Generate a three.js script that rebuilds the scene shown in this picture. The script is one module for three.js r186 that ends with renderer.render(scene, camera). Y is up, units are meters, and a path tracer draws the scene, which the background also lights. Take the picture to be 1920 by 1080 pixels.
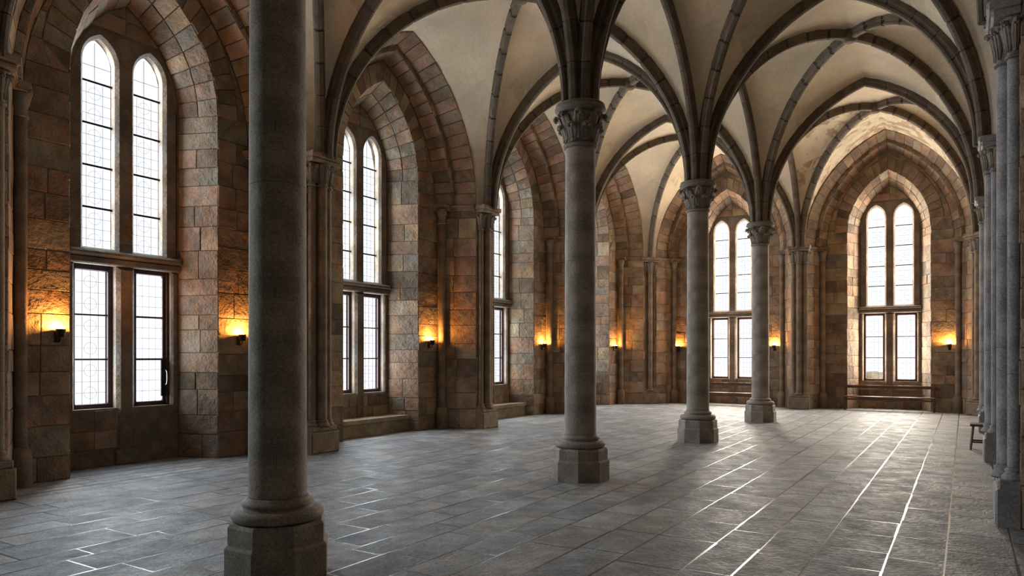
import * as THREE from 'three';
import { RectAreaLightUniformsLib } from 'three/addons/lights/RectAreaLightUniformsLib.js';
import { mergeGeometries } from 'three/addons/utils/BufferGeometryUtils.js';

// ------------------------------------------------------------------ camera, sky, exposure
const scene = new THREE.Scene();
const IMG_W = 1920, IMG_H = 1080, FOCAL = 1346.4, YAW = 32.2 * Math.PI / 180, HORIZON = 668;
const camera = new THREE.PerspectiveCamera(2 * Math.atan(IMG_H / 2 / FOCAL) * 180 / Math.PI, IMG_W / IMG_H, 0.05, 300);
camera.position.set(4.353, 1.637, 0);
camera.rotation.set(0, YAW, 0);
camera.setViewOffset(IMG_W, IMG_H, -1, -(HORIZON - IMG_H / 2), IMG_W, IMG_H);
camera.updateMatrixWorld(true);
camera.updateProjectionMatrix();
const SKY_STRENGTH = 1.22;
scene.background = new THREE.Color().setRGB(0.93, 0.95, 1.0);
scene.backgroundIntensity = SKY_STRENGTH;
const renderer = new THREE.WebGLRenderer({ antialias: true });
renderer.toneMapping = THREE.LinearToneMapping;
renderer.toneMappingExposure = 1.14;
renderer.shadowMap.enabled = true;
const LAMP_POWER = 4.6;
RectAreaLightUniformsLib.init();
// daylight through the glass: cool from the left-hand windows, warm from the end windows
const DAY_LEFT = { color: [0.8, 0.91, 1.0], power: 14.5 }, DAY_END = { color: [1.0, 0.91, 0.77], power: 38 };
function daylight(x, y, w, h, X, day) {
  const l = new THREE.RectAreaLight(new THREE.Color().setRGB(...day.color), day.power, w, h); l.name = 'window_daylight';
  l.applyMatrix4(new THREE.Matrix4().multiplyMatrices(X, new THREE.Matrix4().makeRotationY(Math.PI).setPosition(x, y, -1.45 - 0.158))); scene.add(l);
}

// ------------------------------------------------------------------ measures of the hall (x across, y up, depth = -z)
const BAY = 5, FIRST = 3.615;                       // depth of the first column, bay length
const kDepth = (k) => FIRST + BAY * (k - 1);        // k = 5 is the end wall
const X_LEFT = -5.0, X_RIGHT = 4.8, D_END = 23.7;   // faces of the piers
const IMPOST = 5.05, D_A = 0.8, D_WIN = 1.45;       // impost height, depth of the recessed wall and of the window wall
const CAP_TOP = 4.98;

// ------------------------------------------------------------------ small helpers
let seed = 20240611;
function rnd() { seed = (seed + 0x6d2b79f5) | 0; let t = Math.imul(seed ^ (seed >>> 15), 1 | seed); t = (t + Math.imul(t ^ (t >>> 7), 61 | t)) ^ t; return ((t ^ (t >>> 14)) >>> 0) / 4294967296; }
const rr = (a, b) => a + (b - a) * rnd();
const lerp = (a, b, t) => a + (b - a) * t;
const clamp = (x, a, b) => Math.min(b, Math.max(a, x));
const V = (x, y, z) => new THREE.Vector3(x, y, z);
const usedNames = new Map();
function numbered(name) { const n = usedNames.get(name) ?? 0; usedNames.set(name, n + 1); return n ? `${name}_${String(n).padStart(3, '0')}` : name; }
function addMesh(parent, name, geo, mat) {
  const m = new THREE.Mesh(geo, mat); m.name = numbered(name); m.castShadow = m.receiveShadow = true; parent.add(m); return m;
}
function addGroup(parent, name) { const g = new THREE.Group(); g.name = numbered(name); parent.add(g); return g; }
function structure(o) { o.userData.kind = 'structure'; return o; }
function tag(o, label, category, group) { o.userData = { label, category, kind: 'thing' }; if (group) o.userData.group = group; return o; }
function copyThing(src, label) {
  const c = src.clone(); c.name = numbered(src.name.replace(/_\d{3}$/, '')); c.userData = { ...src.userData, label }; scene.add(c); return c;
}
// uv in metres by the dominant axis of each triangle
function boxUV(g) {
  g = g.index ? g.toNonIndexed() : g;
  if (!g.attributes.normal) g.computeVertexNormals();
  const p = g.attributes.position, uv = new Float32Array(p.count * 2), a = V(), b = V(), c = V(), n = V();
  for (let i = 0; i < p.count; i += 3) {
    a.fromBufferAttribute(p, i); b.fromBufferAttribute(p, i + 1); c.fromBufferAttribute(p, i + 2);
    n.copy(b).sub(a).cross(c.clone().sub(a));
    const ax = Math.abs(n.x), ay = Math.abs(n.y), az = Math.abs(n.z);
    [a, b, c].forEach((q, k) => {
      const s = ax >= ay && ax >= az ? [q.z, q.y] : ay >= az ? [q.x, q.z] : [q.x, q.y];
      uv[(i + k) * 2] = s[0]; uv[(i + k) * 2 + 1] = s[1];
    });
  }
  g.setAttribute('uv', new THREE.BufferAttribute(uv, 2));
  return g;
}
const clean = (g) => { g = g.index ? g.toNonIndexed() : g; for (const k of Object.keys(g.attributes)) if (!['position', 'normal', 'uv'].includes(k)) g.deleteAttribute(k); if (!g.attributes.uv) boxUV(g); if (!g.attributes.normal) g.computeVertexNormals(); return g; };
const merge = (list) => mergeGeometries(list.map(clean));
function fromTris(pos) { const g = new THREE.BufferGeometry(); g.setAttribute('position', new THREE.BufferAttribute(new Float32Array(pos), 3)); g.computeVertexNormals(); return boxUV(g); }
// box with chamfered edges between two corners
function chamferBox(x0, x1, y0, y1, z0, z1, c = 0.008) {
  const w = x1 - x0, h = y1 - y0, d = z1 - z0; c = Math.min(c, w / 3, h / 3, d / 3);
  const s = new THREE.Shape(); s.moveTo(-w / 2 + c, -h / 2 + c); s.lineTo(w / 2 - c, -h / 2 + c); s.lineTo(w / 2 - c, h / 2 - c); s.lineTo(-w / 2 + c, h / 2 - c); s.closePath();
  const g = new THREE.ExtrudeGeometry(s, { depth: d - 2 * c, bevelEnabled: true, bevelThickness: c, bevelSize: c, bevelSegments: 1 });
  g.translate((x0 + x1) / 2, (y0 + y1) / 2, z0 + c);
  return boxUV(g);
}
function lathe(profile, seg = 24) { const g = new THREE.LatheGeometry(profile.map(([r, y]) => new THREE.Vector2(r, y)), seg); return g; }
function uvScale(g, su, sv) { const uv = g.attributes.uv; for (let i = 0; i < uv.count; i++) uv.setXY(i, uv.getX(i) * su, uv.getY(i) * sv); return g; }
// a prism over a polygon in the x-z plane, with list of [scale, y] sections
function prismoid(poly, sections) {
  const pos = [], n = poly.length;
  const pt = (i, s) => [poly[i % n][0] * sections[s][0], sections[s][1], poly[i % n][1] * sections[s][0]];
  for (let s = 0; s + 1 < sections.length; s++) for (let i = 0; i < n; i++) {
    const a = pt(i, s), b = pt(i + 1, s), c = pt(i + 1, s + 1), d = pt(i, s + 1);
    pos.push(...a, ...c, ...b, ...a, ...d, ...c);
  }
  for (const [s, flip] of [[0, true], [sections.length - 1, false]]) for (let i = 1; i + 1 < n; i++) {
    const t = flip ? [pt(0, s), pt(i, s), pt(i + 1, s)] : [pt(0, s), pt(i + 1, s), pt(i, s)];
    pos.push(...t[0], ...t[1], ...t[2]);
  }
  return fromTris(pos);
}
// sweep of an elliptic section along points; half-widths along side vector, half-thickness across
function sweep(pts, side, hw, ht, seg = 6) {
  const pos = [], rings = pts.map((p, i) => {
    const t = (pts[i + 1] ?? p).clone().sub(pts[i - 1] ?? p).normalize(), up = t.clone().cross(side).normalize();
    return Array.from({ length: seg }, (_, k) => { const a = k / seg * Math.PI * 2; return p.clone().addScaledVector(side, Math.cos(a) * hw[i]).addScaledVector(up, Math.sin(a) * ht[i]); });
  });
  const tri = (a, b, c) => pos.push(...a.toArray(), ...b.toArray(), ...c.toArray());
  for (let i = 0; i + 1 < rings.length; i++) for (let k = 0; k < seg; k++) {
    const a = rings[i][k], b = rings[i][(k + 1) % seg], c = rings[i + 1][(k + 1) % seg], d = rings[i + 1][k];
    tri(a, c, b); tri(a, d, c);
  }
  for (let k = 1; k + 1 < seg; k++) { tri(rings[0][0], rings[0][k], rings[0][k + 1]); const e = rings[rings.length - 1]; tri(e[0], e[k + 1], e[k]); }
  return fromTris(pos);
}

// ------------------------------------------------------------------ textures
function tileNoise(n, cells, sd) {
  const g = new Float32Array(cells * cells); let s = sd;
  for (let i = 0; i < g.length; i++) { s = Math.imul(s ^ (s >>> 15), 0x2c1b3c6d) + 0x9e3779b9 | 0; s ^= s >>> 12; g[i] = ((s >>> 0) % 100003) / 100003; }
  return (x, y) => {
    const fx = x * cells / n, fy = y * cells / n, x0 = Math.floor(fx), y0 = Math.floor(fy), tx = fx - x0, ty = fy - y0;
    const sx = tx * tx * (3 - 2 * tx), sy = ty * ty * (3 - 2 * ty), at = (i, j) => g[((j % cells + cells) % cells) * cells + (i % cells + cells) % cells];
    return lerp(lerp(at(x0, y0), at(x0 + 1, y0), sx), lerp(at(x0, y0 + 1), at(x0 + 1, y0 + 1), sx), sy);
  };
}
function makeTex(n, fn, srgb, metres) {
  const d = new Uint8Array(n * n * 4);
  for (let y = 0; y < n; y++) for (let x = 0; x < n; x++) { const c = fn(x, y), o = (y * n + x) * 4; for (let k = 0; k < 3; k++) d[o + k] = clamp(Math.round((Array.isArray(c) ? c[k] : c) * 255), 0, 255); d[o + 3] = 255; }
  const t = new THREE.DataTexture(d, n, n, THREE.RGBAFormat); t.wrapS = t.wrapT = THREE.RepeatWrapping; t.magFilter = THREE.LinearFilter; t.minFilter = THREE.LinearMipmapLinearFilter; t.generateMipmaps = true;
  if (srgb) t.colorSpace = THREE.SRGBColorSpace; t.repeat.set(1 / metres, 1 / metres); t.needsUpdate = true; return t;
}
const N = 512, n4 = tileNoise(N, 4, 11), n9 = tileNoise(N, 9, 23), n20 = tileNoise(N, 20, 37), n50 = tileNoise(N, 50, 51), n128 = tileNoise(N, 128, 77), n256 = tileNoise(N, 256, 91);
const graniteColor = makeTex(N, (x, y) => { const big = n4(x, y) * 0.5 + n9(x, y) * 0.3 + n20(x, y) * 0.2, fine = n128(x, y) * 0.5 + n256(x, y) * 0.5; const v = 0.62 + 0.42 * (big - 0.5) * 1.3 + 0.5 * (fine - 0.5) * 0.6 + 0.22; const w = (n9(x + 100, y) - 0.5) * 0.12; return [v + w, v, v - w]; }, true, 1.6);
const graniteBump = makeTex(N, (x, y) => 0.5 * n20(x, y) + 0.3 * n50(x, y) + 0.2 * n128(x, y), false, 1.6);
const shaftColor = makeTex(N, (x, y) => { const v = 0.84 + (n256(x, y) - 0.5) * 0.22 + (n128(x, y) - 0.5) * 0.2 + (n9(x, y) - 0.5) * 0.22; return [v + 0.01, v, v - 0.01]; }, true, 1.2);
const plasterColor = makeTex(N, (x, y) => { const b = n4(x, y) * 0.45 + n9(x, y) * 0.35 + n20(x, y) * 0.2, st = Math.max(0, n9(x + 60, y + 200) * 0.6 + n50(x, y) * 0.4 - 0.66) * 0.25; const v = 0.9 + (b - 0.5) * 0.22 + (n128(x, y) - 0.5) * 0.05 - st; return [v, v - st * 0.2, v - st * 0.45 - (n9(x, y) - 0.5) * 0.05]; }, true, 5);
const wornColor = makeTex(N, (x, y) => { const b = n9(x, y) * 0.5 + n20(x, y) * 0.5, e = clamp((n4(x + 40, y + 90) * 0.35 + n20(x + 10, y + 33) * 0.4 + n50(x, y) * 0.25 - 0.5) * 9, 0, 1) * 0.2; const v = 0.92 + (b - 0.5) * 0.16; return [v - e * 0.8, v - e, v - e * 1.15]; }, true, 3.2);
const plasterBump = makeTex(N, (x, y) => 0.6 * n9(x, y) + 0.25 * n20(x, y) + 0.15 * n128(x, y), false, 3);
const slabColor = makeTex(N, (x, y) => { const b = n4(x, y) * 0.4 + n9(x, y) * 0.3 + n20(x, y) * 0.3; const v = 0.8 + (b - 0.5) * 0.5 + (n128(x, y) - 0.5) * 0.16 + (n256(x, y) - 0.5) * 0.14; return [v, v, v + 0.01]; }, true, 2.1);
const slabRough = makeTex(N, (x, y) => 0.69 + (n9(x, y) - 0.5) * 0.16 + (n50(x, y) - 0.5) * 0.14, false, 1.7);
const slabBump = makeTex(N, (x, y) => 0.35 * n9(x, y) + 0.35 * n50(x, y) + 0.3 * n128(x, y), false, 1.7);
const woodColor = makeTex(256, (x, y) => { const k = tileWood(x, y); return [k, k * 0.96, k * 0.92]; }, true, 0.8);
function tileWood(x, y) { return 0.8 + 0.2 * Math.sin((y / 256 * 26 + n4(x * 2, y * 2) * 3) * Math.PI * 2) * 0.5 + (n128((x * 0.4) % 512, y * 2) - 0.5) * 0.25; }

// ------------------------------------------------------------------ materials
const lin = (r, g, b) => new THREE.Color().setRGB(r, g, b);
function stoneMat(c, rough = 0.88, map = graniteColor, bump = 0.012) { return new THREE.MeshStandardMaterial({ color: c, roughness: rough, map, bumpMap: graniteBump, bumpScale: bump }); }
const WALL = [[0.33, 0.222, 0.142], [0.36, 0.23, 0.15], [0.30, 0.22, 0.15], [0.40, 0.295, 0.18], [0.22, 0.15, 0.1], [0.35, 0.245, 0.16], [0.28, 0.18, 0.115], [0.38, 0.245, 0.165], [0.33, 0.26, 0.185]].map((c) => stoneMat(lin(...c.map((v) => v * 1.08)), 0.9, graniteColor, 0.02));
const M = {
  mortar: stoneMat(lin(0.27, 0.2, 0.14)),
  joint2: stoneMat(lin(0.09, 0.07, 0.05)),
  rib: [[0.185, 0.145, 0.105], [0.16, 0.125, 0.092], [0.205, 0.16, 0.117]].map((c) => stoneMat(lin(...c), 0.85, shaftColor, 0.006)),
  shaft: [[0.42, 0.38, 0.33], [0.4, 0.36, 0.312], [0.43, 0.385, 0.335]].map((c) => stoneMat(lin(...c), 0.75, shaftColor, 0.004)),
  greyRespond: [[0.37, 0.365, 0.375], [0.335, 0.332, 0.345], [0.4, 0.39, 0.39]].map((c) => stoneMat(lin(...c), 0.85, shaftColor, 0.006)),
  carved: stoneMat(lin(0.3, 0.262, 0.22), 0.85, shaftColor, 0.006),
  respond: [[0.30, 0.225, 0.16], [0.27, 0.2, 0.145], [0.33, 0.25, 0.18]].map((c) => stoneMat(lin(...c), 0.85, shaftColor, 0.006)),
  windowStone: stoneMat(lin(0.26, 0.2, 0.15)),
  plaster: new THREE.MeshStandardMaterial({ color: lin(0.78, 0.65, 0.47), roughness: 0.95, map: plasterColor, bumpMap: plasterBump, bumpScale: 0.012 }),
  wornPlaster: new THREE.MeshStandardMaterial({ color: lin(0.78, 0.65, 0.47), roughness: 0.95, map: wornColor, bumpMap: plasterBump, bumpScale: 0.012 }),
  slab: [[0.37, 0.376, 0.372], [0.33, 0.34, 0.342], [0.41, 0.408, 0.392], [0.385, 0.37, 0.345], [0.31, 0.324, 0.338]].map((c) => new THREE.MeshStandardMaterial({ color: lin(...c), roughness: 0.95, map: slabColor, roughnessMap: slabRough, bumpMap: slabBump, bumpScale: 0.008 })),
  joint: new THREE.MeshStandardMaterial({ color: lin(0.075, 0.072, 0.07), roughness: 0.3 }),
  frame: new THREE.MeshStandardMaterial({ color: lin(0.075, 0.03, 0.032), roughness: 0.5, map: woodColor }),
  bench: new THREE.MeshStandardMaterial({ color: lin(0.15, 0.07, 0.045), roughness: 0.4, map: woodColor }),
  iron: new THREE.MeshStandardMaterial({ color: lin(0.02, 0.018, 0.016), roughness: 0.55, metalness: 0.6 }),
  lead: new THREE.MeshStandardMaterial({ color: lin(0.1, 0.1, 0.105), roughness: 0.6, metalness: 0.3 }),
  steel: new THREE.MeshStandardMaterial({ color: lin(0.5, 0.48, 0.45), roughness: 0.35, metalness: 0.9 }),
  glass: new THREE.MeshPhysicalMaterial({ color: lin(0.95, 0.97, 0.98), roughness: 0.0, transmission: 1, thickness: 0, ior: 1.45 }),
  bulb: new THREE.MeshStandardMaterial({ color: lin(1, 0.8, 0.5), emissive: lin(1, 0.62, 0.22), emissiveIntensity: 9 }),
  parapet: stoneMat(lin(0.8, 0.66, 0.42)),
};
const wallMat = () => WALL[Math.floor(rnd() * WALL.length)];
const pick = (a) => a[Math.floor(rnd() * a.length)];

// ------------------------------------------------------------------ masonry: a stone is a tile with chamfered edges, a slightly uneven face and depth behind it
function tile(p, nrm, { gap = 0.009, proud = 0.004, bevel = 0.006, thick = 0.03, uneven = 0.004 } = {}) {
  let c = p.map((q) => q.clone()), nn = Array.isArray(nrm) ? nrm.map((q) => q.clone()) : [0, 1, 2, 3].map(() => nrm.clone());
  const area = c[1].clone().sub(c[0]).cross(c[3].clone().sub(c[0])).add(c[3].clone().sub(c[2]).cross(c[1].clone().sub(c[2])));
  if (area.dot(nn[0]) < 0) { c.reverse(); nn.reverse(); }
  const shrink = (list, g) => list.map((q, i) => {
    const a = list[(i + 1) % 4].clone().sub(q), b = list[(i + 3) % 4].clone().sub(q), la = a.length(), lb = b.length(), r = q.clone();
    if (la > 1e-4) r.addScaledVector(a, Math.min(g / la, 0.3)); if (lb > 1e-4) r.addScaledVector(b, Math.min(g / lb, 0.3)); return r;
  });
  const q = shrink(c, gap / 2), t = shrink(q, bevel);
  const low = q.map((v, i) => v.clone().addScaledVector(nn[i], -thick)), mid = q.map((v, i) => v.clone().addScaledVector(nn[i], proud - bevel));
  const ta = rr(-uneven, uneven), tb = rr(-uneven, uneven), top = t.map((v, i) => v.clone().addScaledVector(nn[i], proud + ta * [-1, 1, 1, -1][i] + tb * [-1, -1, 1, 1][i]));
  const pos = [], quad = (a, b, d, e) => pos.push(...a.toArray(), ...b.toArray(), ...d.toArray(), ...a.toArray(), ...d.toArray(), ...e.toArray());
  quad(top[0], top[1], top[2], top[3]);
  for (let i = 0; i < 4; i++) { const j = (i + 1) % 4; quad(mid[i], mid[j], top[j], top[i]); quad(low[i], low[j], mid[j], mid[i]); }
  const g = new THREE.BufferGeometry(); g.setAttribute('position', new THREE.BufferAttribute(new Float32Array(pos), 3)); g.computeVertexNormals();
  const e1 = c[1].clone().sub(c[0]).normalize(), e2 = nn[0].clone().cross(e1).normalize(), ou = rnd() * 3, ov = rnd() * 3, uv = new Float32Array(pos.length / 3 * 2);
  for (let i = 0; i < pos.length / 3; i++) { const w = V(pos[i * 3], pos[i * 3 + 1], pos[i * 3 + 2]); uv[i * 2] = w.dot(e1) + ou; uv[i * 2 + 1] = w.dot(e2) + ov; }
  g.setAttribute('uv', new THREE.BufferAttribute(uv, 2));
  const centre = top.reduce((s, v) => s.add(v), V(0, 0, 0)).multiplyScalar(0.25);
  return { geo: g, centre, normal: nn[0].clone().normalize(), area: area.length() / 2 };
}
// stones wait here until it is known which 300 of a kind show largest
const piles = new Map();
function pile(owner, name, stone, mat) { const k = owner.uuid + name; if (!piles.has(k)) piles.set(k, { owner, name, list: [] }); piles.get(k).list.push({ ...stone, mat }); }
const occluders = [];
for (let k = 0; k <= 4; k++) occluders.push([V(-5.75, 0, -kDepth(k) - 0.32), V(-5.05, 6, -kDepth(k) + 0.32)]);
for (let k = 1; k <= 4; k++) occluders.push([V(-0.15, 0, -kDepth(k) - 0.15), V(0.15, 5, -kDepth(k) + 0.15)]);
const ray = new THREE.Ray(), boxTmp = new THREE.Box3(), hit = V();
function shownArea(s) {
  const to = s.centre.clone().sub(camera.position), dist = to.length(), facing = -to.dot(s.normal) / dist;
  if (facing <= 0.01) return 0;
  const q = s.centre.clone().project(camera);
  if (Math.abs(q.x) > 1.03 || Math.abs(q.y) > 1.03 || q.z > 1) return 0;
  ray.set(camera.position, to.normalize());
  for (const [lo, hi] of occluders) if (ray.intersectBox(boxTmp.set(lo, hi), hit) && hit.distanceTo(camera.position) < dist - 0.1) return 0;
  return s.area * facing / (dist * dist);
}
function layPiles(limit = 300) {
  for (const { owner, name, list } of piles.values()) {
    list.forEach((s) => { s.shown = shownArea(s); });
    list.sort((a, b) => b.shown - a.shown);
    const inv = owner.matrixWorld.clone().invert();
    const few = list.length <= limit;
    list.slice(0, limit).forEach((s) => { if (few || s.shown > 0) { addMesh(owner, name, s.geo, s.mat); s.done = true; } });
    const rest = list.filter((s) => !s.done);
    if (!rest.length) continue;
    // the rest, in one part: the tints become groups of one mesh
    const mats = [...new Set(rest.map((s) => s.mat))], geos = mats.map((m) => mergeGeometries(rest.filter((s) => s.mat === m).map((s) => s.geo)));
    const m = addMesh(owner, name, mergeGeometries(geos, true), mats); m.userData.kind = 'stuff';
  }
}
// courses of stones on a surface P(u, v) with normal Nf(u, v), between L(v) and R(v)
function courses(owner, name, { P, Nf, v0, v1, L, R, ch = [0.26, 0.42], cl = [0.32, 0.72], opt = {}, mats = wallMat }) {
  let v = v0;
  while (v < v1 - 0.02) {
    let h = rr(...ch); if (v + h > v1 - ch[0] * 0.6) h = v1 - v;
    const l0 = L(v), l1 = L(v + h), r0 = R(v), r1 = R(v + h), w = (r0 + r1 - l0 - l1) / 2;
    if (w > 0.05) {
      const n = Math.max(1, Math.round(w / rr(...cl))), cut = [0];
      for (let i = 1; i < n; i++) cut.push(clamp((i + rr(-0.22, 0.22)) / n, 0.05, 0.95)); cut.push(1);
      const lm = (l0 + l1) / 2, rm = (r0 + r1) / 2;
      for (let i = 0; i < n; i++) {
        const ua = lerp(lm, rm, cut[i]), ub = lerp(lm, rm, cut[i + 1]);
        const a0 = i ? clamp(ua, l0, r0) : l0, a1 = i ? clamp(ua, l1, r1) : l1, b0 = i < n - 1 ? clamp(ub, l0, r0) : r0, b1 = i < n - 1 ? clamp(ub, l1, r1) : r1;
        if (b0 - a0 + b1 - a1 < 0.06) continue;
        const uv = [[a0, v], [b0, v], [b1, v + h], [a1, v + h]];
        pile(owner, name, tile(uv.map((q) => P(...q)), uv.map((q) => Nf(...q)), { proud: rr(-0.002, 0.009), uneven: 0.003, ...opt }), mats());
      }
    }
    v += h;
  }
}

// ------------------------------------------------------------------ pointed arches
const archR = (s, r) => (s * s + r * r) / (2 * s);
function halfWidth(y, s, ys, r) { if (y <= ys) return s; const R = archR(s, r), dy = y - ys; return dy >= r ? 0 : Math.max(0, s - R + Math.sqrt(Math.max(0, R * R - dy * dy))); }
// right half of an arch grown outwards by th, t from 0 at the springing to 1 at the apex
function archPoint(t, s, ys, r, th = 0) { const R = archR(s, r), end = Math.acos(clamp((R - s) / (R + th), -1, 1)), a = t * end; return [s - R + (R + th) * Math.cos(a), ys + (R + th) * Math.sin(a), Math.cos(a), Math.sin(a)]; }
function archOutline(shape, s, ys, r, y0, th = 0, n = 14) {
  const pts = [[s + th, y0]]; for (let i = 0; i <= n; i++) { const q = archPoint(i / n, s, ys, r, th); pts.push([q[0], q[1]]); }
  for (let i = n - 1; i >= 0; i--) { const q = archPoint(i / n, s, ys, r, th); pts.push([-q[0], q[1]]); } pts.push([-s - th, y0]);
  pts.forEach(([x, y], i) => (i ? shape.lineTo(x, y) : shape.moveTo(x, y))); shape.closePath(); return shape;
}
// ring of wedge stones; local frame: x along the wall, y up, z towards the hall
function ring(owner, name, X, { s, ys, r, th, z0, z1, n, cx = 0, mats = wallMat, soffit = true, face = true }) {
  for (const side of [1, -1]) for (let i = 0; i < n; i++) {
    const t0 = i / n, t1 = (i + 1) / n, a = archPoint(t0, s, ys, r), b = archPoint(t1, s, ys, r), c = archPoint(t1, s, ys, r, th), d = archPoint(t0, s, ys, r, th);
    const at = (q, z) => V(cx + side * q[0], q[1], z).applyMatrix4(X), dir = (x, y, z) => V(x, y, z).transformDirection(X);
    const bits = [], pr = rr(0.0, 0.012);
    if (face) bits.push(tile([at(a, z0), at(b, z0), at(c, z0), at(d, z0)], dir(0, 0, 1), { proud: pr, gap: 0.012 }));
    if (soffit) { const na = dir(-side * a[2], -a[3], 0), nb = dir(-side * b[2], -b[3], 0); bits.push(tile([at(a, z0), at(b, z0), at(b, z1), at(a, z1)], [na, nb, nb, na], { proud: pr, gap: 0.012 })); }
    const big = bits.reduce((m, q) => (q.area > m.area ? q : m));
    pile(owner, name, { ...big, geo: bits.length > 1 ? mergeGeometries(bits.map((q) => q.geo)) : bits[0].geo }, mats());
  }
}
const bayFrame = (wall, at) => wall === 'left' ? new THREE.Matrix4().makeRotationY(Math.PI / 2).setPosition(X_LEFT, 0, -at)
  : wall === 'right' ? new THREE.Matrix4().makeRotationY(-Math.PI / 2).setPosition(X_RIGHT, 0, -at) : new THREE.Matrix4().setPosition(at, 0, -D_END);

// ------------------------------------------------------------------ one bay of wall: two stepped orders, recessed wall, splayed window recess
const FAN = { s: 1.13, ys: 5.5, r: 1.82 }, INNER = { s: 0.86, ys: 5.5, r: 1.46 };
const GROW = 0.012, Y_ARCH = 5.06, D_STEP = 0.45;
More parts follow.
